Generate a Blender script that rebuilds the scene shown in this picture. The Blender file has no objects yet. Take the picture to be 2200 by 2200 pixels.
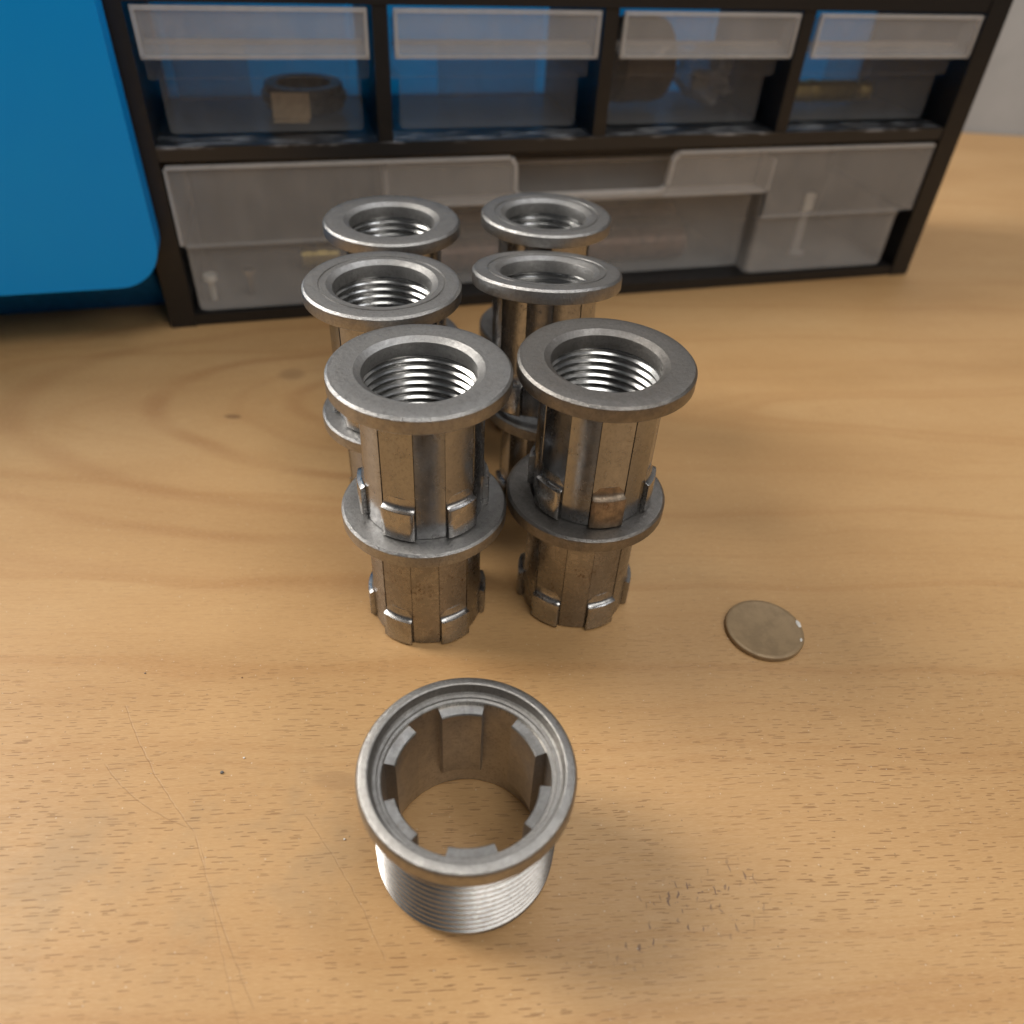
import bpy, bmesh, math, random
from mathutils import Vector, Matrix
R_ = math.radians
random.seed(7)
MM = 0.001
scene = bpy.context.scene
col = scene.collection

# ------------------------------------------------------------------ camera
cam_d = bpy.data.cameras.new('camera')
cam = bpy.data.objects.new('camera', cam_d); col.objects.link(cam); scene.camera = cam
pitch, roll, cam_h = R_(40.63), R_(3.56), 175.6
fw = Vector((0, math.cos(pitch), -math.sin(pitch)))
up0 = Vector((0, math.sin(pitch), math.cos(pitch)))
rt0 = Vector((1, 0, 0))
rt = math.cos(roll) * rt0 + math.sin(roll) * up0
up = -math.sin(roll) * rt0 + math.cos(roll) * up0
cam.matrix_world = Matrix(((rt.x, up.x, -fw.x, 0), (rt.y, up.y, -fw.y, 0), (rt.z, up.z, -fw.z, cam_h * MM), (0, 0, 0, 1)))
cam_d.sensor_width = 36; cam_d.sensor_fit = 'HORIZONTAL'; cam_d.lens = 1673 / 2200 * 36
cam_d.clip_start = 0.005; cam_d.clip_end = 50
cam_d.dof.use_dof = True; cam_d.dof.focus_distance = 0.197; cam_d.dof.aperture_fstop = 10.4; cam_d.dof.aperture_blades = 0

# ------------------------------------------------------------------ light
world = bpy.data.worlds.new('World'); scene.world = world; world.use_nodes = True
bg = world.node_tree.nodes['Background']
bg.inputs['Color'].default_value = (0.93, 0.95, 1.0, 1); bg.inputs['Strength'].default_value = 0.07

def area(name, loc, target, size, power, color, size_y=None):
    d = bpy.data.lights.new(name, 'AREA'); d.energy = power; d.color = color
    d.shape = 'RECTANGLE'; d.size = size; d.size_y = size_y or size
    o = bpy.data.objects.new(name, d); col.objects.link(o); o.location = loc
    o.rotation_euler = (Vector(target) - Vector(loc)).to_track_quat('-Z', 'Y').to_euler()
    return o
area('ceiling_lamp', (-1.1, 0.38, 0.84), (0, 0.15, 0), 0.5, 22, (1, 0.95, 0.88), 0.9)
area('ceiling_lamp', (0.26, -0.40, 1.5), (0, 0.15, 0), 0.6, 7.5, (1, 0.97, 0.92), 0.6)
area('ceiling_lamp', (0.45, 0.60, 1.55), (0, 0.15, 0), 0.9, 5.5, (0.96, 0.97, 1.0), 0.35)
area('ceiling_lamp', (0.92, -0.46, 1.05), (0, 0.15, 0), 1.1, 4.5, (1, 0.96, 0.90), 0.55)

scene.view_settings.view_transform = 'Standard'; scene.view_settings.look = 'None'
scene.view_settings.exposure = 0; scene.view_settings.gamma = 1
scene.cycles.max_bounces = 10; scene.cycles.transparent_max_bounces = 24

# ------------------------------------------------------------------ node helpers
class G:
    def __init__(s, name):
        s.m = bpy.data.materials.new(name); s.m.use_nodes = True
        s.t = s.m.node_tree; s.n = s.t.nodes; s.b = s.n['Principled BSDF']; s.out = s.n['Material Output']
        s.tc = s.n.new('ShaderNodeTexCoord')
    def put(s, sock, v):
        if isinstance(v, bpy.types.NodeSocket): s.t.links.new(v, sock)
        elif v is not None:
            try: sock.default_value = v
            except Exception: sock.default_value = (v[0], v[1], v[2], 1)
    def math(s, op, a, b=None, c=None, clamp=False):
        n = s.n.new('ShaderNodeMath'); n.operation = op; n.use_clamp = clamp
        for i, x in enumerate((a, b, c)): s.put(n.inputs[i], x)
        return n.outputs[0]
    def vmath(s, op, a, b=None):
        n = s.n.new('ShaderNodeVectorMath'); n.operation = op
        s.put(n.inputs[0], a)
        if b is not None: s.put(n.inputs[1], b)
        return n.outputs['Value'] if op in ('LENGTH', 'DOT_PRODUCT', 'DISTANCE') else n.outputs[0]
    def mapping(s, v, loc=(0, 0, 0), rot=(0, 0, 0), sc=(1, 1, 1), typ='POINT'):
        n = s.n.new('ShaderNodeMapping'); n.vector_type = typ; s.put(n.inputs[0], v)
        n.inputs[1].default_value = loc; n.inputs[2].default_value = rot; n.inputs[3].default_value = sc
        return n.outputs[0]
    def noise(s, v, scale, detail=2, rough=0.5, dist=0.0, col=False):
        n = s.n.new('ShaderNodeTexNoise'); s.put(n.inputs['Vector'], v); n.inputs['Scale'].default_value = scale
        n.inputs['Detail'].default_value = detail; n.inputs['Roughness'].default_value = rough; n.inputs['Distortion'].default_value = dist
        return n.outputs['Color'] if col else n.outputs['Fac']
    def voronoi(s, v, scale=1, rnd=1, dims='3D'):
        n = s.n.new('ShaderNodeTexVoronoi'); n.voronoi_dimensions = dims; s.put(n.inputs['Vector'], v)
        n.inputs['Scale'].default_value = scale; n.inputs['Randomness'].default_value = rnd
        return n
    def sep(s, v):
        n = s.n.new('ShaderNodeSeparateXYZ'); s.put(n.inputs[0], v); return n.outputs
    def comb(s, x=0, y=0, z=0):
        n = s.n.new('ShaderNodeCombineXYZ')
        for i, a in enumerate((x, y, z)): s.put(n.inputs[i], a)
        return n.outputs[0]
    def remap(s, v, a, b, c=0., d=1., smooth=True):
        n = s.n.new('ShaderNodeMapRange'); n.interpolation_type = 'SMOOTHSTEP' if smooth else 'LINEAR'; n.clamp = True
        for i, x in enumerate((v, a, b, c, d)): s.put(n.inputs[i], x)
        return n.outputs[0]
    def ramp(s, v, stops):
        n = s.n.new('ShaderNodeValToRGB'); s.put(n.inputs[0], v); e = n.color_ramp.elements
        while len(e) < len(stops): e.new(0.5)
        for q, (p, c) in zip(e, stops): q.position = p; q.color = (c[0], c[1], c[2], 1)
        return n.outputs[0]
    def mix(s, f, a, b, mode='MIX'):
        n = s.n.new('ShaderNodeMix'); n.data_type = 'RGBA'; n.blend_type = mode
        s.put(n.inputs['Factor'], f)
        for k, v in ((6, a), (7, b)):
            s.put(n.inputs[k], v if isinstance(v, bpy.types.NodeSocket) else (v[0], v[1], v[2], 1))
        return n.outputs[2]
    def bump(s, h, strength=0.3, dist=0.0002):
        n = s.n.new('ShaderNodeBump'); s.put(n.inputs['Height'], h)
        n.inputs['Strength'].default_value = strength; n.inputs['Distance'].default_value = dist
        s.t.links.new(n.outputs[0], s.b.inputs['Normal'])
    def set(s, **k):
        names = dict(color='Base Color', rough='Roughness', metal='Metallic', spec='Specular IOR Level', alpha='Alpha', coat='Coat Weight', coat_rough='Coat Roughness', trans='Transmission Weight', aniso='Anisotropic')
        for a, v in k.items(): s.put(s.b.inputs[names[a]], v if isinstance(v, (bpy.types.NodeSocket, float, int)) else (v[0], v[1], v[2], 1))

def mm_coords(g):            # object coordinates in millimetres
    return g.vmath('MULTIPLY', g.tc.outputs['Object'], (1000, 1000, 1000))

# ------------------------------------------------------------------ materials
def wood_material():
    g = G('beech_wood')
    P = mm_coords(g)
    base = g.mapping(P, rot=(0, 0, R_(-6)))                 # u along the grain, v across
    wig = g.noise(g.mapping(base, sc=(0.010, 0.03, 0)), 1, 2, 0.5)
    x, y, z = g.sep(base)
    vv = g.math('ADD', y, g.math('MULTIPLY', g.math('SUBTRACT', wig, 0.5), 22))
    # growth rings: long ellipses round a heart on the left of the bench
    uc, vc = 250.0, 265.0
    du = g.math('MULTIPLY', g.math('SUBTRACT', x, uc), 0.13)
    dv = g.math('SUBTRACT', vv, vc)
    d = g.math('SQRT', g.math('ADD', g.math('MULTIPLY', du, du), g.math('MULTIPLY', dv, dv)))
    r1 = g.noise(g.comb(g.math('MULTIPLY', d, 0.085), 0, 0), 1, 3, 0.6)
    r2 = g.noise(g.comb(g.math('MULTIPLY', d, 0.42), g.math('MULTIPLY', x, 0.004), 0), 1, 2, 0.5)
    ring = g.remap(r1, 0.50, 0.66)
    ringf = g.remap(r2, 0.55, 0.75)
    big = g.noise(g.mapping(base, sc=(0.006, 0.016, 0)), 1, 3, 0.55)
    fib = g.noise(g.mapping(base, sc=(0.10, 1.6, 0)), 1, 3, 0.6)
    fine = g.noise(g.mapping(base, sc=(0.5, 5.0, 0)), 1, 2, 0.6)
    c = g.ramp(big, [(0.3, (0.43, 0.243, 0.098)), (0.5, (0.505, 0.298, 0.128)), (0.7, (0.55, 0.343, 0.158))])
    c = g.mix(g.math('MULTIPLY', ring, 0.30), c, (0.36, 0.165, 0.05))
    c = g.mix(g.math('MULTIPLY', ringf, 0.16), c, (0.38, 0.185, 0.06))
    # cathedral arches: nested ellipses opening to the right of their left tip
    ax = g.math('MULTIPLY', g.math('SUBTRACT', x, 5), 0.40); afade = g.remap(x, -25, 25, 1, 0); ay = g.math('SUBTRACT', g.math('ADD', y, g.math('MULTIPLY', g.math('SUBTRACT', wig, 0.5), 14)), 272)
    da = g.math('SQRT', g.math('ADD', g.math('MULTIPLY', ax, ax), g.math('MULTIPLY', ay, ay)))
    for rad, wd, k in ((48.5, 3.2, 0.55), (36, 2.0, 0.2), (27, 2.6, 0.42), (70, 4.5, 0.35), (86, 3.5, 0.40), (104, 6, 0.25)):
        e = g.math('DIVIDE', g.math('ABSOLUTE', g.math('SUBTRACT', da, rad)), wd)
        m = g.math('MULTIPLY', g.remap(e, 0.1, 1.0, 1, 0), g.remap(g.noise(g.mapping(base, loc=(rad, 0, 0), sc=(0.02, 0.05, 0)), 1, 2), 0.3, 0.6, 0.4, 1))
        c = g.mix(g.math('MULTIPLY', g.math('MULTIPLY', m, k * 0.85), afade), c, (0.31, 0.130, 0.040))
    c = g.mix(g.remap(fib, 0.35, 0.75, 0, 0.30), c, (0.40, 0.215, 0.075))
    c = g.mix(g.remap(fine, 0.4, 0.75, 0, 0.30), c, (0.66, 0.44, 0.22))
    # ray flecks: short dark dashes along the grain
    fl = None
    for sx, sy, lx, ly, seed, thr in ((0.125, 0.60, 0.30, 0.085, 0, 0.10), (0.17, 0.80, 0.30, 0.10, 37, 0.30), (0.22, 0.50, 0.30, 0.06, 91, 0.40)):
        q = g.mapping(g.comb(x, g.math('ADD', y, g.math('MULTIPLY', wig, 6)), 0), loc=(seed, seed * 1.7, 0), sc=(sx, sy, 0))
        vo = g.voronoi(q, 1, 1, '2D')
        dlt = g.vmath('SUBTRACT', q, vo.outputs['Position'])
        dx, dy, _ = g.sep(dlt)
        cr, cg, cb = g.sep(vo.outputs['Color'])
        L = g.math('MULTIPLY_ADD', cg, lx * 0.8, lx * 0.25)
        ex = g.math('DIVIDE', dx, L); ey = g.math('DIVIDE', dy, ly)
        e = g.math('ADD', g.math('MULTIPLY', g.math('MULTIPLY', ex, ex), g.math('MULTIPLY', ex, ex)), g.math('MULTIPLY', ey, ey))
        m = g.remap(e, 0.25, 1.2, 1, 0)
        m = g.math('MULTIPLY', m, g.remap(cr, thr, min(thr + 0.5, 1.0), 0, 1))
        fl = m if fl is None else g.math('MAXIMUM', fl, m)
    dens = g.remap(g.noise(g.mapping(base, sc=(0.013, 0.03, 0)), 1, 2), 0.3, 0.62, 0.35, 1.0)
    dens = g.math('MULTIPLY', dens, g.remap(y, 95, 190, 1.0, 0.22)); flm = g.math('MULTIPLY', fl, dens)
    c = g.mix(g.math('MULTIPLY', flm, 0.62), c, (0.15, 0.066, 0.022))
    # worn and inked patch in the right foreground, with cross-grain checks
    px, py, _ = g.sep(P)
    def blob(cx, cy, rx, ry, rot=0.0):
        w = g.mapping(P, loc=(cx, cy, 0), rot=(0, 0, rot), sc=(rx, ry, 1), typ='TEXTURE')
        a, b, _ = g.sep(w)
        return g.remap(g.math('ADD', g.math('MULTIPLY', a, a), g.math('MULTIPLY', b, b)), 0.15, 1.0, 1, 0)
    pm = blob(45, 74, 27, 10, R_(28))
    q = g.mapping(g.vmath('ADD', base, g.vmath('MULTIPLY', g.noise(P, 0.3, 2, col=True), (3, 3, 0))), sc=(0.42, 0.26, 0), rot=(0, 0, R_(9)), loc=(3, 11, 0))
    vo = g.voronoi(q, 1, 1, '2D'); dx, dy, _ = g.sep(g.vmath('SUBTRACT', q, vo.outputs['Position']))
    ex = g.math('DIVIDE', dx, 0.11); ey = g.math('DIVIDE', dy, 0.24)
    m = g.remap(g.math('ADD', g.math('MULTIPLY', ex, ex), g.math('MULTIPLY', ey, ey)), 0.3, 1.2, 1, 0)
    m2 = g.math('MAXIMUM', m, g.remap(g.noise(g.mapping(base, sc=(0.5, 1.1, 0)), 1, 3, 0.7), 0.60, 0.70))
    ink = g.math('MULTIPLY', g.math('MULTIPLY', m2, pm), g.remap(g.noise(P, 0.16, 3), 0.46, 0.58))
    c = g.mix(g.math('MULTIPLY', ink, 0.75), c, (0.13, 0.075, 0.06))
    # grime: knot at the heart, smudges, darker handled areas
    kn = g.math('MAXIMUM', blob(-111.6, 251.6, 4.2, 2.0), g.math('MULTIPLY', blob(-97, 285.5, 7, 6), 0.55))
    kn = g.math('MAXIMUM', kn, g.math('MULTIPLY', blob(-39, 100, 7, 3.2), 0.4))
    c = g.mix(g.math('MULTIPLY', kn, 0.6), c, (0.15, 0.075, 0.035))
    gr = g.math('MULTIPLY', blob(-70, 78, 60, 34, R_(15)), g.remap(g.noise(P, 0.045, 4, 0.6), 0.42, 0.68))
    c = g.mix(g.math('MULTIPLY', gr, 0.35), c, (0.30, 0.22, 0.13))
    red = g.math('MULTIPLY', blob(-21, 117, 2.2, 1.2), g.remap(g.noise(P, 1.4, 2), 0.45, 0.6))
    c = g.mix(g.math('MULTIPLY', red, 0.5), c, (0.55, 0.10, 0.05))
    # settled dust and grit, pale and dark specks
    for sc_, rad, thr, colr, seed in ((0.30, 0.07, 0.62, (0.75, 0.68, 0.56), 5), (0.22, 0.06, 0.72, (0.10, 0.07, 0.05), 17)):
        vo = g.voronoi(g.mapping(P, loc=(seed, seed, 0), sc=(sc_, sc_, 0)), 1, 1, '2D')
        cr, cg, cb = g.sep(vo.outputs['Color'])
        m = g.math('MULTIPLY', g.remap(vo.outputs['Distance'], g.math('MULTIPLY', cg, rad * 0.5), g.math('MULTIPLY_ADD', cg, rad * 0.8, 0.012), 1, 0), g.math('GREATER_THAN', cr, thr))
        c = g.mix(g.math('MULTIPLY', m, 0.45), c, colr)
    # scratches
    def seg(ax, ay, bx, by, w, bend):
        L = math.hypot(bx - ax, by - ay); a = math.atan2(by - ay, bx - ax)
        s_ = g.mapping(P, loc=(ax, ay, 0), rot=(0, 0, a), typ='TEXTURE')
        u, v, _ = g.sep(s_)
        t = g.math('DIVIDE', u, L)
        bendv = g.math('MULTIPLY', g.math('MULTIPLY', t, g.math('SUBTRACT', 1, t)), bend)
        v2 = g.math('ABSOLUTE', g.math('SUBTRACT', v, g.math('ADD', bendv, g.math('MULTIPLY', g.math('SUBTRACT', g.noise(P, 0.25, 2), 0.5), 0.8))))
        mk = g.remap(v2, w * 0.35, w, 1, 0)
        mk = g.math('MULTIPLY', mk, g.math('MULTIPLY', g.remap(t, 0, 0.03), g.remap(t, 0.97, 1.0, 1, 0)))
        return g.math('MULTIPLY', mk, g.remap(g.noise(P, 0.5, 2), 0.3, 0.55, 0.35, 1))
    sc = None
    for a in ((-98, 118, -68, 84.8, .2, -6), (-68, 84.8, -44, 50, .2, -3), (-66, 82.8, -38, 33, .12, -2), (-96, 101, -70, 86, .2, -8), (-44.5, 91, -20, 60, .18, 5)):
        m = seg(*a); sc = m if sc is None else g.math('MAXIMUM', sc, m)
    c = g.mix(g.math('MULTIPLY', sc, 0.38), c, (0.25, 0.13, 0.05))
    g.set(color=c, rough=g.remap(fib, 0.3, 0.8, 0.42, 0.58), spec=0.42)
    h = g.math('SUBTRACT', g.math('MULTIPLY', fine, 0.25), g.math('ADD', flm, sc))
    g.bump(h, 0.35, 0.00012)
    return g.m

def polar(g):
    P = mm_coords(g); x, y, z = g.sep(P)
    th = g.math('ARCTAN2', x, g.math('MULTIPLY', y, -1))
    r = g.math('SQRT', g.math('ADD', g.math('MULTIPLY', x, x), g.math('MULTIPLY', y, y)))
    info = g.n.new('ShaderNodeObjectInfo')
    rnd = info.outputs['Random']
    Pr = g.vmath('ADD', P, g.comb(g.math('MULTIPLY', rnd, 97), g.math('MULTIPLY', rnd, 53), g.math('MULTIPLY', rnd, 31)))
    return P, Pr, th, r, z, rnd

def P_x(g, P): return g.sep(P)[0]

def steel(name, base=(0.47, 0.455, 0.435), rough=0.33, stain=0.3, streak='rim', stain_col=(0.20, 0.125, 0.07), dark=0.5):
    g = G(name)
    P, Pr, th, r, z, rnd = polar(g)
    mott = g.noise(Pr, 0.35, 4, 0.6)
    grain = g.noise(Pr, 3.2, 3, 0.65)
    lo = tuple(b * dark for b in base)
    c = g.mix(g.remap(mott, 0.3, 0.72), lo, base)
    c = g.mix(g.remap(grain, 0.5, 0.8, 0, 0.4), c, tuple(min(1, b * 1.4) for b in base))
    c = g.mix(g.remap(g.noise(Pr, 1.2, 3, 0.7), 0.50, 0.66, 0, 0.6), c, tuple(b * 0.62 for b in base))
    patch = g.remap(g.noise(Pr, 0.11, 3, 0.6), 0.48, 0.66)
    speck = g.remap(g.noise(g.mapping(Pr, sc=(1.3, 1.3, 0.8)), 1.0, 4, 0.75), 0.50, 0.66)
    sm = g.math('MULTIPLY', g.math('MULTIPLY_ADD', patch, 0.75, 0.12), g.math('MULTIPLY_ADD', speck, 0.85, 0.1))
    sm = g.math('MULTIPLY', sm, stain, clamp=True)
    c = g.mix(sm, c, stain_col)
    if streak == 'rim':
        sv = g.comb(g.math('MULTIPLY', th, 60), g.math('MULTIPLY', z, 0.35), g.math('MULTIPLY', r, 0.35))
        s1 = g.noise(sv, 1, 3, 0.7)
        edge = g.remap(r, 20.4, 21.2)
        st = g.math('MULTIPLY', g.math('SUBTRACT', s1, 0.5), g.math('MULTIPLY_ADD', edge, 0.75, 0.10))
        hh = g.math('ADD', st, g.math('MULTIPLY', g.math('ADD', grain, g.noise(Pr, 1.1, 2)), 0.5))
        rg = g.math('SUBTRACT', g.remap(mott, 0.3, 0.7, rough + 0.10, rough - 0.02), g.math('MULTIPLY', edge, 0.09))
        g.bump(hh, 0.65, 0.00026)
    elif streak == 'axial':
        sv = g.comb(g.math('MULTIPLY', th, 34), g.math('MULTIPLY', z, 0.06), 0)
        s1 = g.noise(sv, 1, 3, 0.65)
        c = g.mix(g.remap(s1, 0.4, 0.75, 0, 0.35), c, lo)
        hh = g.math('ADD', g.math('MULTIPLY', s1, 0.35), g.math('ADD', g.math('MULTIPLY', grain, 0.10), g.math('MULTIPLY', sm, -0.6)))
        rg = g.math('ADD', g.remap(mott, 0.3, 0.7, rough + 0.07, rough - 0.04), g.math('MULTIPLY', sm, 0.25))
        g.bump(hh, 0.24, 0.00013)
    elif streak == 'clean':
        rg = rough
    else:                                              # turned: rings round the axis
        sv = g.comb(g.math('MULTIPLY', P_x(g, P), 0.06), g.math('MULTIPLY', z, 5), g.math('MULTIPLY', r, 5))
        s1 = g.noise(sv, 1, 3, 0.7)
        hh = g.math('ADD', g.math('MULTIPLY', s1, 0.5), g.math('MULTIPLY', grain, 0.4))
        rg = g.remap(mott, 0.3, 0.7, rough + 0.06, rough - 0.03)
        g.bump(hh, 0.12, 0.00008)
    g.set(color=c, rough=rg, metal=1.0)
    return g.m

def plain(name, colr, rough=0.5, metal=0.0, spec=0.5, var=0.12, sc=0.25, bump=0.0):
    g = G(name); P = mm_coords(g)
    n = g.noise(P, sc, 4, 0.6)
    c = g.mix(g.remap(n, 0.3, 0.7), tuple(v * (1 - var) for v in colr), tuple(min(1, v * (1 + var)) for v in colr))
    g.set(color=c, rough=g.remap(n, 0.3, 0.7, rough + 0.05, rough - 0.05), metal=metal, spec=spec)
    if bump: g.bump(g.noise(P, 2.5, 3, 0.6), bump, 0.0002)
    return g.m

def translucent(name, colr, alpha, rough=0.35):
    g = G(name); P = mm_coords(g)
    n = g.noise(P, 0.06, 4, 0.6)
    smear = g.noise(g.mapping(P, sc=(0.25, 0.25, 0.03)), 1, 3, 0.6)
    g.set(color=g.mix(g.remap(smear, 0.3, 0.7), tuple(v * .95 for v in colr), colr), rough=g.remap(n, 0.3, 0.7, rough + 0.1, rough - 0.05), spec=0.4,
          alpha=g.math('ADD', g.remap(n, 0.3, 0.7, alpha * 0.9, alpha * 1.1), g.remap(smear, 0.45, 0.75, 0, 0.015)))
    return g.m

M = {}
M['wood'] = wood_material()
M['flange'] = steel('ground_steel', (0.40, 0.392, 0.382), 0.40, 0.2, 'rim', dark=0.78)
M['dullflange'] = steel('dull_ground_steel', (0.28, 0.265, 0.248), 0.42, 0.28, 'rim', dark=0.75)
M['body'] = steel('drawn_steel', (0.36, 0.365, 0.375), 0.20, 0.55, 'axial', (0.125, 0.08, 0.042), dark=0.88)
M['stainedbody'] = steel('stained_drawn_steel', (0.35, 0.34, 0.335), 0.26, 1.25, 'axial', (0.14, 0.085, 0.04), dark=0.8)
M['lug'] = steel('lug_steel', (0.44, 0.435, 0.43), 0.26, 0.4, 'axial', dark=0.82)
M['rustlug'] = steel('rusted_lug_steel', (0.42, 0.34, 0.26), 0.5, 1.5, 'axial', (0.23, 0.115, 0.04))
M['thread'] = steel('cut_thread_steel', (0.50, 0.50, 0.495), 0.22, 0.0, 'clean', dark=0.97)
M['ring'] = steel('turned_ring_steel', (0.385, 0.37, 0.35), 0.43, 0.2, 'rim', dark=0.8)
M['ribtop'] = steel('sheared_rib_steel', (0.46, 0.445, 0.42), 0.34, 0.45, 'turned', dark=0.6)
M['ringthread'] = steel('ring_thread_steel', (0.42, 0.41, 0.395), 0.27, 0.08, 'clean', dark=0.9)
M['ringin'] = steel('ring_bore_steel', (0.55, 0.525, 0.50), 0.36, 0.3, 'axial', dark=0.88)
M['black'] = plain('black_plastic', (0.013, 0.012, 0.012), 0.38, bump=0.1)
def painted_sheen():
    g = G('black_plastic_painted_sheen'); P = mm_coords(g)
    a = g.remap(g.noise(g.mapping(P, sc=(0.06, 0.3, 0.3)), 1, 4, 0.65), 0.48, 0.66)  # pale patches on the shelf's front top strip: glossy reflections painted into the colour
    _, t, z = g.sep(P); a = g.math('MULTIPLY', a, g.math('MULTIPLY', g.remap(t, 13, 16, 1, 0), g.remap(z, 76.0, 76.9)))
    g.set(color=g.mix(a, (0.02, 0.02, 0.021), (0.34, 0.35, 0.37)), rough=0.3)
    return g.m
M['painted_sheen'] = painted_sheen()
M['blue'] = plain('blue_plastic', (0.0, 0.40, 0.95), 0.40, spec=0.35, var=0.06)
def glow_through(name, a, b, f, rough=0.5):
    g = G(name); P = mm_coords(g)
    c = g.mix(g.noise(P, 0.05, 3), a, b); g.set(color=c, rough=rough, spec=0.3)
    t = g.n.new('ShaderNodeBsdfTranslucent'); g.put(t.inputs['Color'], c)
    mx = g.n.new('ShaderNodeMixShader'); mx.inputs[0].default_value = f
    g.t.links.new(g.b.outputs[0], mx.inputs[1]); g.t.links.new(t.outputs[0], mx.inputs[2]); g.t.links.new(mx.outputs[0], g.out.inputs['Surface'])
    return g.m
M['bluepanel'] = glow_through('thin_blue_plastic', (0.05, 0.50, 0.86), (0.07, 0.60, 0.95), 0.7)
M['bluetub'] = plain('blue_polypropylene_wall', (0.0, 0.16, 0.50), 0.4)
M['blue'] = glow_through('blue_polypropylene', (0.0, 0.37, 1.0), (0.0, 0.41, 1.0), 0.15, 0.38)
M['poly'] = translucent('frosted_polypropylene', (0.66, 0.645, 0.63), 0.21)
M['clear'] = translucent('clear_polypropylene', (0.54, 0.53, 0.53), 0.085, 0.3)
M['lip'] = translucent('lip_polypropylene', (0.74, 0.74, 0.75), 0.25, 0.3)
M['polyrim'] = translucent('frosted_polypropylene_edge', (0.76, 0.745, 0.73), 0.36)
M['coin'] = plain('worn_nickel', (0.31, 0.215, 0.118), 0.42, metal=0.3, spec=0.35, var=0.13, sc=0.22, bump=0.25)
M['chip'] = plain('chalky_paint', (0.75, 0.72, 0.66), 0.6)
M['card'] = plain('cardboard', (0.62, 0.44, 0.26), 0.8)
M['darksteel'] = plain('dark_steel', (0.16, 0.14, 0.12), 0.4, metal=1.0, var=0.3)
M['brown'] = plain('brown_plastic', (0.055, 0.035, 0.027), 0.45, var=0.25)
M['copper'] = plain('copper_brown', (0.16, 0.085, 0.055), 0.4, metal=0.4, var=0.3)
M['brass'] = plain('brass', (0.62, 0.45, 0.14), 0.35, metal=0.85)
M['white'] = plain('white_plastic', (0.7, 0.68, 0.62), 0.5)
M['bag'] = translucent('clear_bag', (0.6, 0.58, 0.56), 0.5, 0.25)
M['wall'] = plain('grey_paint', (0.42, 0.43, 0.44), 0.7, var=0.06, sc=0.02)
M['crumb'] = plain('grey_grit', (0.15, 0.14, 0.13), 0.7)

# ------------------------------------------------------------------ mesh helpers (millimetres)
def mesh_obj(name, verts, faces, mat, parent=None, smooth=35.0, loc=None):
    me = bpy.data.meshes.new(name)
    me.from_pydata([(a * MM, b * MM, c * MM) for a, b, c in verts], [], faces)
    bm = bmesh.new(); bm.from_mesh(me)
    bmesh.ops.remove_doubles(bm, verts=bm.verts, dist=2e-7)
    bmesh.ops.dissolve_degenerate(bm, dist=1e-7, edges=bm.edges)
    bmesh.ops.recalc_face_normals(bm, faces=bm.faces)
    bm.to_mesh(me); bm.free()
    finish(me, smooth)
    return link(name, me, mat, parent, loc)
def finish(me, smooth):
    if smooth:
        for p in me.polygons: p.use_smooth = True
        me.set_sharp_from_angle(angle=R_(smooth))
def link(name, me, mat, parent=None, loc=None):
    o = bpy.data.objects.new(name, me); col.objects.link(o)
    if mat and not me.materials: me.materials.append(mat)
    if parent: o.parent = parent
    if loc: o.location = tuple(v * MM for v in loc)
    return o
def bm_obj(name, bm, mat, parent=None, smooth=35.0, bevel=0.0, segs=2, loc=None):
    if bevel:
        bmesh.ops.bevel(bm, geom=[e for e in bm.edges if len(e.link_faces) == 2 and e.calc_face_angle(0) > 0.5], offset=bevel, segments=segs, affect='EDGES', profile=0.5)
    bmesh.ops.recalc_face_normals(bm, faces=bm.faces)
    for v in bm.verts: v.co *= MM
    me = bpy.data.meshes.new(name); bm.to_mesh(me); bm.free(); finish(me, smooth)
    return link(name, me, mat, parent, loc)
def add_box(bm, a, b):
    x0, y0, z0 = a; x1, y1, z1 = b
    v = [bm.verts.new(p) for p in ((x0, y0, z0), (x1, y0, z0), (x1, y1, z0), (x0, y1, z0), (x0, y0, z1), (x1, y0, z1), (x1, y1, z1), (x0, y1, z1))]
    for f in ((0, 3, 2, 1), (4, 5, 6, 7), (0, 1, 5, 4), (1, 2, 6, 5), (2, 3, 7, 6), (3, 0, 4, 7)): bm.faces.new([v[i] for i in f])
def box(name, a, b, mat, parent=None, bevel=0.6, segs=2):
    bm = bmesh.new(); add_box(bm, a, b); return bm_obj(name, bm, mat, parent, 35, bevel, segs)
def prism_bm(bm, poly, axis, a, b):
    """extrude a polygon: axis 't' = poly in (s,z), axis 's' = poly in (t,z), axis 'z' = poly in (s,t)"""
    def P(p, q): return {'t': (p[0], q, p[1]), 's': (q, p[0], p[1]), 'z': (p[0], p[1], q)}[axis]
    A = [bm.verts.new(P(p, a)) for p in poly]; B = [bm.verts.new(P(p, b)) for p in poly]
    n = len(poly); bm.faces.new(A); bm.faces.new(B[::-1])
    for i in range(n): bm.faces.new((A[i], A[(i + 1) % n], B[(i + 1) % n], B[i]))
def lathe(profile, n=128, closed=True):
    verts = []; faces = []; m = len(profile)
    for i in range(n):
        a = 2 * math.pi * i / n; ca, sa = math.cos(a), math.sin(a)
        for r, z in profile: verts.append((r * ca, r * sa, z))
    for i in range(n):
        j = (i + 1) % n
        for k in range(m if closed else m - 1):
            l = (k + 1) % m
            faces.append((i * m + k, j * m + k, j * m + l, i * m + l))
    return verts, faces
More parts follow.
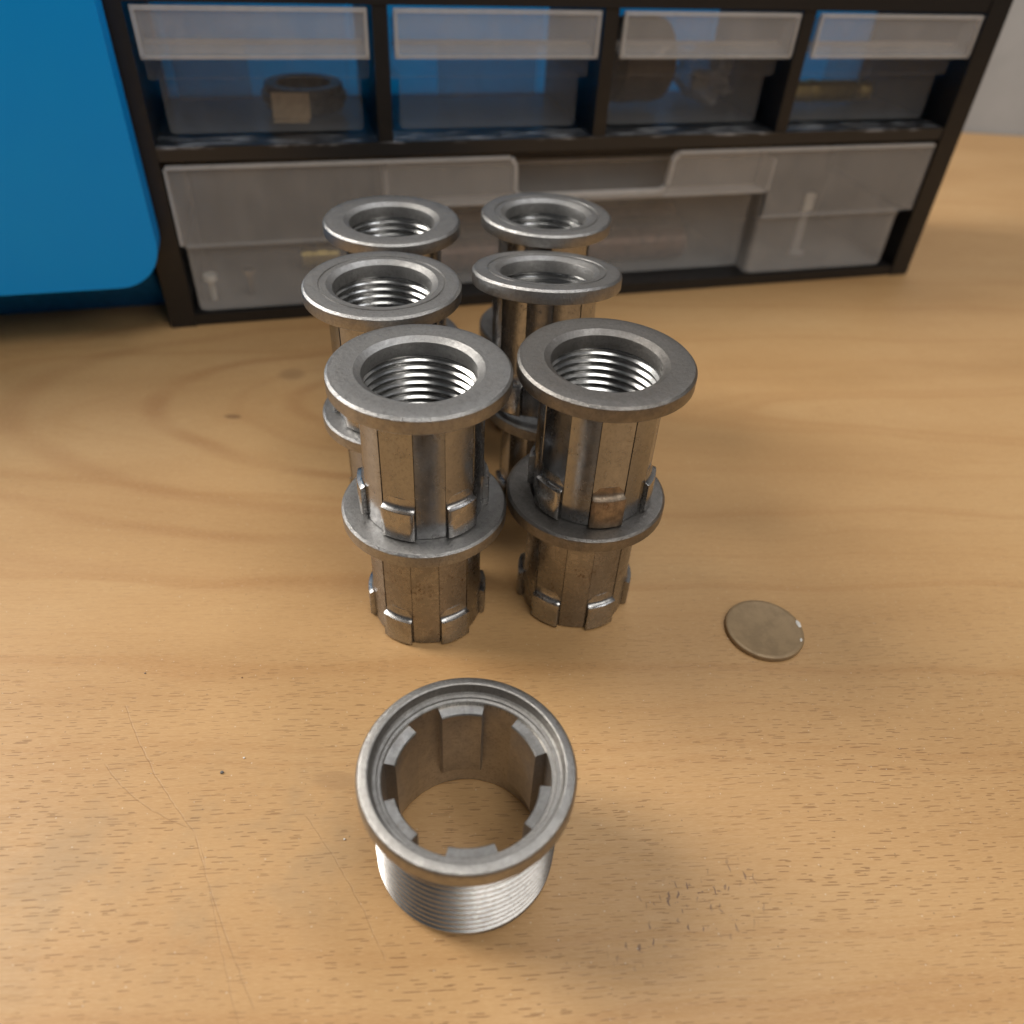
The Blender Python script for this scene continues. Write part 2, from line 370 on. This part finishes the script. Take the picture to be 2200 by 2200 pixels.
def helix_thread(r_crest, r_root, pitch, z0, z1, n=120, per=10, flat=0.20, ease=0.6):
    """thread surface whose grid rows climb with the helix, so crests and roots are clean lines"""
    rows = int((z1 - z0) / pitch + 1) * per + 1
    verts = []; faces = []
    for k in range(rows):
        ph = (k % per) / per
        tri = abs(2 * ph - 1)
        f = min(1, max(0, (tri - flat) / (1 - 2 * flat)))
        for i in range(n):
            a = 2 * math.pi * i / n
            z = z0 - pitch + pitch * k / per + pitch * i / n
            zc = min(z1, max(z0, z))
            end = max(0, min(1, (z1 - z) / (pitch * ease), (z - z0) / (pitch * ease)))
            r = r_crest + (r_root - r_crest) * f
            plain_r = r_crest if r_root > r_crest else r_root
            r = plain_r + (r - plain_r) * end
            verts.append((r * math.cos(a), r * math.sin(a), zc))
    for k in range(rows - 1):
        for i in range(n):
            if i < n - 1: faces.append((k * n + i, k * n + i + 1, (k + 1) * n + i + 1, (k + 1) * n + i))
            elif k + per + 1 < rows: faces.append((k * n + i, (k + per) * n, (k + per + 1) * n, (k + 1) * n + i))
    return verts, faces
def arc_block(profile, half, center, steps=8, soft=0.18):
    """profile of (r,z) swept over an arc about the axis, with slightly eased ends"""
    verts = []; faces = []; m = len(profile)
    angs = [-half] + [-half + 0.8 + (2 * half - 1.6) * i / steps for i in range(steps + 1)] + [half]
    rc = sum(p[0] for p in profile) / m
    for q, d in enumerate(angs):
        a = R_(center + d); e = soft if q in (0, len(angs) - 1) else 0
        for r, z in profile:
            rr = r - e if (r > rc) else r
            verts.append((rr * math.cos(a), rr * math.sin(a), z))
    for q in range(len(angs) - 1):
        for k in range(m):
            l = (k + 1) % m
            faces.append((q * m + k, (q + 1) * m + k, (q + 1) * m + l, q * m + l))
    faces.append(tuple(range(m))); faces.append(tuple((len(angs) - 1) * m + k for k in range(m))[::-1])
    return verts, faces
def thing(name, label, cat, loc=(0, 0, 0), rz=0.0, group=None):
    o = bpy.data.objects.new(name, None); col.objects.link(o)
    o.empty_display_size = 0.01
    o.location = tuple(v * MM for v in loc); o.rotation_euler = (0, 0, rz)
    tag(o, label, cat, group); return o
def tag(o, label, cat, group=None):
    o['label'] = label; o['category'] = cat
    if group: o['group'] = group
    return o

# ------------------------------------------------------------------ bench
b = box('workbench', (-700, -350, -32), (800, 758, 0), M['wood'], None, 1.5)
tag(b, 'light beech workbench top with short dark flecks, scratches and inky marks', 'workbench')

wl = box('wall', (-1400, 760, -32), (1500, 800, 900), M['wall'], None, 1.0); wl['kind'] = 'structure'

# ------------------------------------------------------------------ drawer cabinet (s along the front, t depth, z up)
YAW = R_(17.0); P0 = (-94.42, 338.8, 0.0)
def W(s, t, z):            # cabinet frame -> world, mm
    return (P0[0] + s * math.cos(YAW) - t * math.sin(YAW), P0[1] + s * math.sin(YAW) + t * math.cos(YAW), z)
cab = thing('drawer_cabinet', 'black small-parts cabinet with frosted see-through drawers at the back of the bench', 'cabinet', P0, YAW)
S0, S1, DEP = -69.0, 324.0, 84.0
box('side_wall', (S0, 0, 0), (S0 + 11, DEP, 134), M['black'], cab, 1.6, 3)
box('side_wall', (S1 - 11, 0, 0), (S1, DEP, 134), M['black'], cab, 1.6, 3)
box('base_panel', (S0 + 11, 0.6, 0.3), (S1 - 11, DEP - 1, 5.4), M['black'], cab, 0.8)
box('shelf', (S0 + 11, 0.6, 71.8), (S1 - 11, DEP - 1, 77.2), M['painted_sheen'], cab, 0.9)
box('top_panel', (S0 + 11, 0.6, 126.4), (S1 - 11, DEP - 1, 133.6), M['black'], cab, 0.9)
for s in (30.5, 126.0, 218.0):
    box('divider', (s, 1.2, 77.3), (s + 6, DEP - 5.2, 126.3), M['black'], cab, 0.7)

box('back_panel', (S0 + 11.2, DEP - 5, 5.5), (S1 - 11.2, DEP - 3.8, 71.6), M['black'], cab, 0.2)
box('back_panel', (S0 + 11.2, DEP - 5, 77.4), (S1 - 11.2, DEP - 2.6, 126.2), M['bluepanel'], cab, 0.2)
def small_drawer(a, c, part_t=None):
    """a..c = clear width of the cell"""
    w = 0.9
    s0, s1 = a + 1.6, c - 1.4          # wide upper part
    n0, n1 = a + 5.2, c - 4.8          # narrow lower part
    bm = bmesh.new()
    T = 14.0
    prism_bm(bm, [(n0 + 1.5, 78.6), (n1 - 1.5, 78.6), (n1, 80), (n1, 99), (n0, 99), (n0, 80)], 't', T, T + w)          # lower front
    add_box(bm, (s0, T - 2, 99), (s1, T - 2 + w, 112))                                                  # upper front
    add_box(bm, (n0 + 0.5, T + w, 78.6), (n1 - 0.5, 73, 79.5))                                         # floor
    for x, d in ((n0, 1), (n1, -1)):
        add_box(bm, (min(x, x + d * w), T + w, 79.5), (max(x, x + d * w), 73, 99))                     # lower sides
    for x, d, nx in ((s0, 1, n0), (s1, -1, n1)):
        add_box(bm, (min(x, x + d * w), T - 1, 99), (max(x, x + d * w), 73, 121))
        add_box(bm, (min(x, nx) + 0.95, T - 1, 98.2), (max(x, nx) - 0.95, 73, 99.0))                   # step between
    add_box(bm, (n0, 73, 78.6), (n1, 73.9, 118))
    dr = bm_obj('drawer', bm, M['clear'], cab, 0)
    bm = bmesh.new()
    prism_bm(bm, [(1.0, 108.6), (0.1, 124.6), (1.2, 125.2), (2.1, 109.6), (11.5, 112.8), (11.5, 111.8)], 's', s0 + 1.5, s1 - 1.5)   # lip plate and ledge
    for x in (s0 + 0.6, s1 - 1.5):
        prism_bm(bm, [(1.0, 108.8), (0.3, 124.8), (11.0, 120), (11.0, 112)], 's', x, x + 0.9)
    bm_obj('drawer_lip', bm, M['lip'], dr, 0)
    bm = bmesh.new()
    z0, z1 = 108.6, 125.4
    add_box(bm, (s0 + 0.6, -0.4, z1 - 1.5), (s1 - 0.6, 1.6, z1)); add_box(bm, (s0 + 0.6, 0.3, z0 - 0.5), (s1 - 0.6, 2.0, z0 + 0.7))
    for x in (s0 + 0.6, s1 - 2.0): add_box(bm, (x, -0.2, z0 + 0.75), (x + 1.4, 1.8, z1 - 1.55))
    add_box(bm, (s0 + 2.1, 9.6, 111.4), (s1 - 2.1, 11.4, 113.2))
    bm_obj('lip_rim', bm, M['polyrim'], dr, 30, 0.35, 2)
    if part_t:
        box('partition', (n0 + 1.2 + part_t[0], part_t[1], 79.7), (n1 - 1.2 - part_t[2], part_t[1] + 0.9, 104), M['poly'], dr, 0.2)
    return dr
cells = [(-58.0, 30.5), (36.5, 126.0), (132.0, 218.0), (224.0, 313.0)]
small_drawer(*cells[0], part_t=(0, 62, 44))
small_drawer(*cells[1], part_t=(24, 62, 4))
small_drawer(*cells[2], part_t=None)
small_drawer(*cells[3], part_t=(48, 62, 0))

def wide_drawer():
    w = 1.1; bm = bmesh.new()
    L, Rr = -57.2, 311.5; l, r = -55.2, 304.5; m0, m1 = 33.0, 222.0
    # upper front with the thumb cut-out between 90 and 168
    pts = [(L, 37.0), (m0, 37.0), (m0, 49.5), (m1, 49.5), (m1, 37.0), (Rr, 37.0), (Rr, 69.0), (Rr - .8, 69.8), (171, 69.8), (168.5, 68.5), (167.2, 66), (166.2, 55), (165.0, 52.8), (162.5, 52),
           (95, 52), (92.3, 52.8), (91, 55), (90.6, 67), (90, 69), (88.5, 69.8), (L + .8, 69.8), (L, 69.0)]
    prism_bm(bm, pts, 't', 0.4, 0.4 + w)
    for a, c in ((l, m0), (m1, r)):     # lower front either side, rounded bottom corners
        prism_bm(bm, [(a, 36), (a, 9), (a + .9, 7.2), (a + 2.6, 6.4), (c - 2.6, 6.4), (c - .9, 7.2), (c, 9), (c, 36)], 't', 2.2, 2.2 + w)
        add_box(bm, (a, 0.5, 36.05), (c, 3.3, 36.95))
    add_box(bm, (m0 + 1.2, 13, 6.4), (m1 - 1.2, 13 + w, 62.5))      # recessed middle
    for a in (m0, m1 - w): add_box(bm, (a, 3.4, 6.4), (a + w, 14.2, 49.4))
    add_box(bm, (l + .2, 3.5, 6.2), (m0 - .1, 73, 7.2)); add_box(bm, (m1 + .1, 3.5, 6.2), (r - .2, 73, 7.2)); add_box(bm, (m0 + .1, 14.4, 6.2), (m1 - .1, 73, 7.2))
    for a in (l, r - w): add_box(bm, (a, 3.5, 7.3), (a + w, 73, 36))
    for a in (L, Rr - w): add_box(bm, (a, 1.6, 37), (a + w, 73, 66))
    add_box(bm, (l, 74.1, 6.4), (r, 75.2, 64))
    dr = bm_obj('drawer', bm, M['poly'], cab, 0)
    bm = bmesh.new()                                              # thickened rim round the cut-out and along the top
    def bead(pl, rad=0.9):
        for (x0, z0), (x1, z1) in zip(pl, pl[1:]):
            dx, dz = x1 - x0, z1 - z0; k = math.hypot(dx, dz); nx, nz = -dz / k * rad, dx / k * rad
            prism_bm(bm, [(x0 + nx, z0 + nz), (x0 - nx, z0 - nz), (x1 - nx, z1 - nz), (x1 + nx, z1 + nz)], 't', -0.5, 2.2)
    bead([(L + 1, 69.4), (88, 69.4)], .6); bead([(89, 69.0), (90.6, 66), (91, 55)]); bead([(91.4, 54.4), (94, 52.3), (163, 52.3), (165.6, 54)]); bead([(166.1, 55), (167.3, 66), (169.5, 69.2)]); bead([(170, 69.4), (Rr - 1, 69.4)], .6)
    bead([(L + .6, 38), (L + .6, 68.7)], .6)
    bm_obj('drawer_rim', bm, M['polyrim'], dr, 0)
    bm = bmesh.new()
    for a in (m0 - 1.2, m1 - 0.2): add_box(bm, (a, 2.0, 49.7), (a + 1.4, 13, 64.5))
    add_box(bm, (m0 + 1.4, 13 - 1.2, 62.8), (m1 - 1.4, 14.6, 64.4)); add_box(bm, (m0 + .4, 2.0, 48.6), (m1 - .4, 12.8, 49.5))
    bm_obj('finger_pocket', bm, M['polyrim'], dr, 0)
    for a in (34.5, 219.5): box('partition', (a, 15, 7.4), (a + 1.2, 73, 58), M['poly'], dr, 0.2)
wide_drawer()

# blue bin beside the cabinet, its rounded front lip overhanging the bench
bn = thing('storage_bin', 'bright blue plastic bin with rounded overhanging front beside the black cabinet', 'bin', W(-72, 0, 0), YAW)
def rrect(x0, z0, x1, z1, r, k=6):
    out = []
    for cx, cz, a0 in ((x1 - r, z0 + r, -90), (x1 - r, z1 - r, 0), (x0 + r, z1 - r, 90), (x0 + r, z0 + r, 180)):
        for i in range(k + 1):
            a = R_(a0 + 90 * i / k); out.append((cx + r * math.cos(a), cz + r * math.sin(a)))
    return out
bm = bmesh.new(); prism_bm(bm, rrect(-300, 28, 8.2, 165, 18, 8), 't', -17, -3)
bm_obj('front_lip', bm, M['blue'], bn, 40, 4.5, 4)
bm = bmesh.new()
prism_bm(bm, [(26, 0), (-2.9, 35), (-2.9, 158), (0, 158), (0, 39), (28, 4), (140, 4), (140, 158), (143, 158), (143, 0)], 's', -297, -1)
bm_obj('tub', bm, M['bluetub'], bn, 30)
for s in (-297.0, -1.5):
    bm = bmesh.new(); prism_bm(bm, [(27, 0.5), (-2.5, 35.5), (-2.5, 157), (142, 157), (142, 0.5)], 's', s - 1.6, s + 1.5)
    bm_obj('side_panel', bm, M['bluetub'], bn, 30)
# ------------------------------------------------------------------ things lying in the drawers
def at_cab(o, s, t, z, rz=0.0):
    o.location = tuple(v * MM for v in W(s, t, z)); o.rotation_euler = (0, 0, YAW + rz); return o
mr = thing('steel_ring', 'dark steel ring lying in the top left drawer behind a cardboard tag', 'ring')
v, f = lathe([(12, 0), (17, 0), (17.5, .6), (17.5, 9.4), (17, 10), (12.6, 10), (12, 9.4)], 48); mesh_obj('collar', v, f, M['darksteel'], mr)
v, f = lathe([(17.4, 3), (18.8, 3.4), (18.8, 6.4), (17.4, 7)], 48); mesh_obj('bead', v, f, M['darksteel'], mr)
at_cab(mr, 3.5, 51, 79.6)
ct = thing('cardboard_tag', 'small tan cardboard tag leaning on the steel ring in the drawer', 'tag')
bm = bmesh.new(); add_box(bm, (-8, -0.5, 0), (8, 0.5, 10)); o = bm_obj('card', bm, M['card'], ct, 0, 0.2); o.rotation_euler = (R_(-12), 0, 0)
bm = bmesh.new(); add_box(bm, (-7.4, -7, 0.02), (7.4, -0.8, 0.5)); bm_obj('folded_foot', bm, M['card'], ct, 0, 0.1)
at_cab(ct, -3.5, 30, 79.6, R_(-6))
rl = thing('hose_coil', 'dark brown coil lying on edge in the third small drawer', 'coil')
v, f = lathe([(4, -14), (13, -15), (17.5, -13), (18.5, -8), (18, 0), (18.5, 8), (17.5, 13), (13, 15), (4, 14)], 40); o = mesh_obj('coil_body', v, f, M['brown'], rl); o.rotation_euler = (0, R_(90), 0); o.location = (0, 0, 18.6 * MM)
bm = bmesh.new(); add_box(bm, (-1.2, -19.3, 24), (1.2, -17.4, 31)); o = bm_obj('pale_label', bm, M['white'], rl, 0, 0.3); o.rotation_euler = (0, R_(48), 0); o.location = (-17 * MM, -1 * MM, 8 * MM)
at_cab(rl, 162, 50, 79.6, R_(90 - 82))
pb = thing('plastic_bag', 'crumpled clear plastic bag beside the brown coil in the drawer', 'bag')
bm = bmesh.new(); bmesh.ops.create_icosphere(bm, subdivisions=4, radius=1.0)
for q in bm.verts:
    n = q.co.copy(); k = 1 + 0.16 * math.sin(5 * n.x + 7 * n.z) + 0.12 * math.sin(11 * n.y - 6 * n.z + 1) + random.uniform(-.05, .05)
    q.co = Vector((n.x * 12 * k, n.y * 20 * k, max(0, 11 + n.z * 12 * k)))
bm_obj('film', bm, M['bag'], pb, 0)
v, f = lathe([(0.2, 4), (4, 5), (5, 9), (4, 13), (0.2, 14)], 16); mesh_obj('bagged_bolt', v, f, M['white'], pb)
at_cab(pb, 200, 52, 79.6)
bs = thing('brass_spindle', 'yellow brass spindle with a stepped end lying in the fourth small drawer', 'spindle')
v, f = lathe([(0.05, -24), (4.6, -24), (5, -23.5), (5, 17), (4.6, 17.6), (3.0, 17.7), (3.0, 19.6), (4.2, 19.8), (4.4, 20.2), (4.4, 26.5), (3.6, 27), (0.05, 27)], 32, True); o = mesh_obj('shaft', v, f, M['brass'], bs); o.rotation_euler = (0, R_(90), 0)
v, f = lathe([(5, -10), (5.4, -9.8), (5.4, -7), (5, -6.8)], 32); o = mesh_obj('band', v, f, M['brass'], bs); o.rotation_euler = (0, R_(90), 0)
at_cab(bs, 268, 44, 84.9)
def rod(s, t, z, L, r, mat, name, label, cat, rz=0, group=None):
    k = thing(name, label, cat, group=group)
    v, f = lathe([(0.05, -L), (r * .9, -L), (r, -L + r * .1), (r, L - r * .1), (r * .9, L), (0.05, L)], 24); o = mesh_obj('shaft', v, f, mat, k); o.rotation_euler = (0, R_(90), 0)
    v, f = lathe([(r, -L + 4), (r * 1.12, -L + 4.3), (r * 1.12, -L + 8), (r, -L + 8.3)], 24); o = mesh_obj('collar', v, f, mat, k); o.rotation_euler = (0, R_(90), 0)
    at_cab(k, s, t, z, rz)
rod(118, 28, 15.3, 76, 8, M['copper'], 'tool_handle', 'front brown round tool handle lying in the wide bottom drawer', 'handle', 0.01, 'brown handles in the bottom drawer')
rod(128, 47, 15.3, 70, 8, M['brown'], 'tool_handle', 'dark tool handle behind the front one in the wide bottom drawer', 'handle', -0.015, 'brown handles in the bottom drawer')
rod(124, 64, 15.3, 80, 7.5, M['copper'], 'tool_handle', 'rearmost brown tool handle, longest of the three, of the wide bottom drawer', 'handle', 0.0, 'brown handles in the bottom drawer')
def screw(s, t, label, mat):
    k = thing('screw', label, 'screw', group='small screws in the bottom drawer')
    v, f = lathe([(0.05, 0), (2.9, 0), (3.1, .4), (3.1, 2.6), (2.4, 3.0), (0.05, 3)], 20); mesh_obj('head', v, f, mat, k)
    v, f = lathe([(0.05, 3), (1.4, 3), (1.4, 12), (0.05, 12.6)], 14); mesh_obj('shank', v, f, mat, k)
    at_cab(k, s, t, 20.1); k.rotation_euler = (math.pi, 0, YAW)
screw(-49, 10, 'bright screw standing head up in the left corner of the wide bottom drawer', M['white'])
screw(-32, 14, 'duller screw standing head up right of the corner screw in the bottom drawer', M['thread'])
bf = thing('brass_fitting', 'small brass fitting lying in the left of the wide bottom drawer', 'fitting')
v, f = lathe([(2, -9), (4.6, -9), (4.6, -2), (6, -1.8), (6, 3), (4.2, 3.2), (4.2, 9), (2, 9)], 24); o = mesh_obj('tube', v, f, M['brass'], bf); o.rotation_euler = (0, R_(90), 0)
v, f = lathe([(4.6, -7), (5.2, -6.8), (5.2, -5), (4.6, -4.8)], 24); o = mesh_obj('ferrule', v, f, M['brass'], bf); o.rotation_euler = (0, R_(90), 0)
at_cab(bf, 2, 40, 13.4)
wc = thing('white_clip', 'white plastic clip standing in the right end of the bottom drawer', 'clip')
box('stem', (-2.0, -1.0, 0), (2.0, 1.0, 33), M['polyrim'], wc, 0.6); box('foot', (-4, -4, 0), (4, -1.1, 2), M['polyrim'], wc, 0.6); box('cap', (-2.6, -1.6, 24), (2.6, -1.05, 33), M['white'], wc, 0.2)
at_cab(wc, 262, 22, 7.3)

# ------------------------------------------------------------------ threaded sleeve (one of each part, then copies)
SL = 41.0
def flange_profile(groove=False):
    p = [(13.7, 39.7), (13.8, 39.95), (15.3, 40.88), (15.45, 40.96), (16.4, 40.96), (17.0, 40.98)]
    if groove: p += [(17.0, 40.95), (17.15, 40.6), (17.5, 40.6), (17.65, 40.98)]
    p += [(18.2, 41.0), (21.2, 41.0), (21.35, 40.96), (21.93, 40.36), (22.0, 40.15), (22.0, 37.15), (21.85, 36.95), (21.3, 36.8), (16.3, 36.75), (15.45, 36.4), (13.7, 36.4)]
    return p
v, f = lathe(flange_profile(), 160); fl_o = mesh_obj('flange', v, f, M['flange'], smooth=24); FL_ME = fl_o.data; FLD_ME = FL_ME.copy(); FLD_ME.materials.clear(); FLD_ME.materials.append(M['dullflange'])
v, f = lathe(flange_profile(True), 160); flg_o = mesh_obj('flange', v, f, M['flange'], smooth=24); FLG_ME = flg_o.data
def body_mesh():
    cols = []                       # (angle, lug sector?, inset)
    for k in range(12):
        lug = k % 2 == 0; a0 = 30 * k - 15
        h = 16.2 if lug else 13.8; c = 30 * k
        a0, a1 = c - h, c + h
        cols += [(a0 + 0.35, lug, h - 0.35)] + [(a0 + (a1 - a0) * i / 8, lug, abs(h * (i - 4) / 4)) for i in range(1, 8)] + [(a1 - 0.35, lug, h - 0.35), (a1, None, 0)]
    zs = [0.0, 0.55, 1.2, 4, 8, 9.6, 10.2, 11, 12, 13.5, 16, 22, 30, 35.6, 35.9, 37.2]
    verts = []; faces = []; n = len(cols)
    for z in zs:
        for a, lug, off in cols:
            r = 15.75 - 0.12 * (1 - (off / 13.8) ** 2)
            if lug is None: r = 15.15
            elif lug: r = 15.2 + 8.0 * (1 / math.cos(R_(off)) - 1)
            if z == 0: r -= 0.55
            if z >= 35.9: r = 15.0
            verts.append((r * math.cos(R_(a)), r * math.sin(R_(a)), z))
    m = len(zs)
    for k in range(m - 1):
        for i in range(n):
            j = (i + 1) % n; faces.append((k * n + i, k * n + j, (k + 1) * n + j, (k + 1) * n + i))
    base = len(verts)               # plain bore below the thread
    for z in (0.0, 0.5, 20.2):
        for a, _, _ in cols:
            r = 14.0 if z == 0 else 13.7
            verts.append((r * math.cos(R_(a)), r * math.sin(R_(a)), z))
    for k in range(2):
        for i in range(n):
            j = (i + 1) % n; faces.append((base + k * n + i, base + k * n + j, base + (k + 1) * n + j, base + (k + 1) * n + i))
    for i in range(n):
        j = (i + 1) % n; faces.append((i, j, base + j, base + i))
    return verts, faces
v, f = body_mesh(); bd_o = mesh_obj('body', v, f, M['body'], smooth=22); BD_ME = bd_o.data; BDS_ME = BD_ME.copy(); BDS_ME.materials.clear(); BDS_ME.materials.append(M['stainedbody'])
v, f = helix_thread(13.7, 14.7, 2.2, 19.0, 39.85, 120, 12, 0.125, 0.15); th_o = mesh_obj('bore_thread', v, f, M['thread'], smooth=30); TH_ME = th_o.data
lug_prof = [(14.9, 0.3), (16.6, 0.3), (17.2, 0.9), (17.2, 9.3), (17.05, 9.62), (16.7, 9.75), (16.1, 10.0), (15.7, 10.5), (15.45, 11.3), (15.3, 12.8), (14.9, 12.8)]
v, f = arc_block(lug_prof, 15.4, 0, 7); lg_o = mesh_obj('locking_lug', v, f, M['lug'], smooth=40); LG_ME = lg_o.data
LGR_ME = LG_ME.copy(); LGR_ME.materials.clear(); LGR_ME.materials.append(M['rustlug'])
for o in (fl_o, flg_o, bd_o, th_o, lg_o): bpy.data.objects.remove(o)

def sleeve(x, y, z, rz, label, groove=False, tilt=None, rusty=(), dull=False, stained=False):
    t = thing('threaded_sleeve', label, 'sleeve', (x, y, z), 0, 'threaded steel sleeves stacked in pairs')
    t.rotation_euler = (0, 0, R_(rz))
    if tilt:                        # lean of the whole sleeve about its own foot
        t.matrix_world = Matrix.Translation(t.location) @ Matrix.Rotation(tilt[0], 4, 'X') @ Matrix.Rotation(tilt[1], 4, 'Y') @ Matrix.Rotation(R_(rz), 4, 'Z')
    link('flange', FLG_ME if groove else FLD_ME if dull else FL_ME, None, t)
    link('body', BDS_ME if stained else BD_ME, None, t); link('bore_thread', TH_ME, None, t)
    for k in range(6):
        o = link('locking_lug', LGR_ME if k in rusty else LG_ME, None, t); o.rotation_euler = (0, 0, R_(60 * k))
        if k in rusty: o['label'] = 'rust brown lug'
    return t
UP = 40.65
# phi: azimuth of one lug measured from the direction of the camera (-y), positive to the right
def az(phi): return -90 + phi
sleeve(-23.6, 159.8, 0, az(-24), 'lower sleeve of the front left stack, standing on the bench with stained facets', stained=True)
sleeve(-23.67, 159.53, UP, az(-16), 'upper sleeve of the front left stack, with a plain wide flange over the ring')
sleeve(20.0, 169.3, 0, az(28), 'brown stained lower sleeve of the front right stack, nearest the coin', dull=True, stained=True)
sleeve(20.84, 168.96, UP, az(13), 'upper sleeve of the front right stack, with one rust brown lug at front', rusty=(0,), dull=True)
sleeve(-38.6, 204.5, 0, az(10), 'lower sleeve of the middle left stack, mostly hidden by the front left stack')
sleeve(-39.87, 203.96, UP, az(34), 'upper sleeve of the middle left stack, sitting level with turned grooves round its bore', True)
sleeve(10.5, 216.5, 0, az(-10), 'lower sleeve of the middle right stack, under the tilted sleeve')
sleeve(6.4, 213.6, 41.06, az(-36), 'tilted upper sleeve of the middle right stack, leaning back with a grooved flange', True, (-0.15, -0.013))
sleeve(-44.7, 251.5, 0, az(0), 'lower sleeve of the rear left stack, behind the other left stacks')
sleeve(-44.72, 251.49, UP, az(20), 'upper sleeve of the rear left stack, in front of the wide drawer')
sleeve(5.6, 265.2, 0, az(12), 'lower sleeve of the rear right stack, nearly hidden behind the tilted sleeve')
sleeve(5.34, 264.1, UP, az(-8), 'upper sleeve of the rear right stack, its grooved flange nearest the thumb cut-out', True, (-0.026, 0.0))

# ------------------------------------------------------------------ the single ring in front
rg = thing('threaded_ring', 'single steel ring with outside thread and six inner ribs, alone at the front', 'ring', (-5.8, 85.15, 0), 0)
rim = [(17.3, 30.6), (18.6, 30.6), (19.0, 30.2), (21.7, 30.35), (22.15, 30.7), (22.25, 31.1), (22.25, 33.85), (22.1, 34.35), (21.75, 34.75), (21.2, 34.95), (20.1, 35.1), (19.8, 34.98), (19.65, 34.6), (19.35, 32.9), (19.0, 32.5), (18.3, 32.45), (18.1, 32.1), (17.5, 32.0), (17.3, 31.75)]
v, f = lathe(rim, 192); mesh_obj('rim', v, f, M['ring'], rg, 28)
v, f = lathe([(17.3, 31.75), (17.3, 0.4), (17.6, 0.0), (18.3, 0.0), (18.6, 0.4), (18.6, 1.2)], 144, False); mesh_obj('inner_wall', v, f, M['ringin'], rg)
v, f = helix_thread(19.9, 18.6, 2.25, 1.0, 30.4, 168, 10); mesh_obj('outer_thread', v, f, M['ringthread'], rg, 40)
rib_prof = [(17.5, 31.2), (15.2, 31.0), (14.95, 30.7), (14.95, 9.0), (16.2, 6.8), (17.5, 6.6)]
v, f = arc_block(rib_prof, 16.8, 0, 8, 0.0); rb = mesh_obj('inner_rib', v, f, M['ringin'], rg, 30)
RB_ME = rb.data; RB_ME.materials.append(M['ribtop'])
for p in RB_ME.polygons:
    if p.normal.z > 0.5: p.material_index = 1
rb.rotation_euler = (0, 0, R_(38.5))
for k in range(1, 6):
    o = rb.copy(); col.objects.link(o); o.parent = rg; o.rotation_euler = (0, 0, R_(38.5 + 60 * k + (0.6, -0.8, 0.3, -0.5, 0.9)[k - 1])); o.scale = (1, 1, (0.99, 0.996, 0.985, 1.003, 0.992)[k - 1])

# ------------------------------------------------------------------ worn coin and crumbs
cn = thing('worn_coin', 'worn blank grey brown coin lying on the bench right of the stacks', 'coin', (77.5, 157.0, 0.02), R_(25))
v, f = lathe([(0.02, 0.0), (11.0, 0.0), (11.6, 0.3), (11.65, 0.9), (11.4, 1.35), (10.9, 1.55), (10.2, 1.5), (9.4, 1.38), (0.02, 1.42)], 96); mesh_obj('disc', v, f, M['coin'], cn)
for k, (a, r, w) in enumerate(((-12, 10.9, 1.5), (-46, 10.6, 0.75))):
    bm = bmesh.new(); bmesh.ops.create_icosphere(bm, subdivisions=2, radius=1.0)
    for q in bm.verts: q.co = Vector((q.co.x * 0.45 * w * random.uniform(.7, 1.2), q.co.y * 1.0 * w * random.uniform(.8, 1.15), q.co.z * 0.18))
    o = bm_obj('paint_chip', bm, M['chip'], cn); o.location = (r * math.cos(R_(a)) * MM, r * math.sin(R_(a)) * MM, 1.56 * MM); o.rotation_euler = (0, 0, R_(a))
def crumb(x, y, r, mat, label, seed):
    rr = random.Random(seed); bm = bmesh.new(); bmesh.ops.create_icosphere(bm, subdivisions=2, radius=r)
    for q in bm.verts:
        q.co *= rr.uniform(0.75, 1.2); q.co.z = max(q.co.z * 0.7 + r * 0.5, 0)
    o = bm_obj('crumb', bm, mat, None, 60); o.location = (x * MM, y * MM, 0); tag(o, label, 'crumb', 'crumbs on the bench')
crumb(-66.8, 100.2, 0.45, M['crumb'], 'largest dark grey crumb on the bench left of the ring', 1)
crumb(-96.7, 128.0, 0.24, M['crumb'], 'dark grey crumb near the left edge of the bench view', 2)
crumb(-62.7, 104.5, 0.26, M['chip'], 'tiny pale crumb just behind the largest grey crumb', 3)
crumb(-33.8, 85.5, 0.24, M['chip'], 'tiny pale crumb close to the left side of the ring', 4)
crumb(-70.5, 128.5, 0.2, M['copper'], 'tiny brown crumb between the front left stack and the left edge', 5)
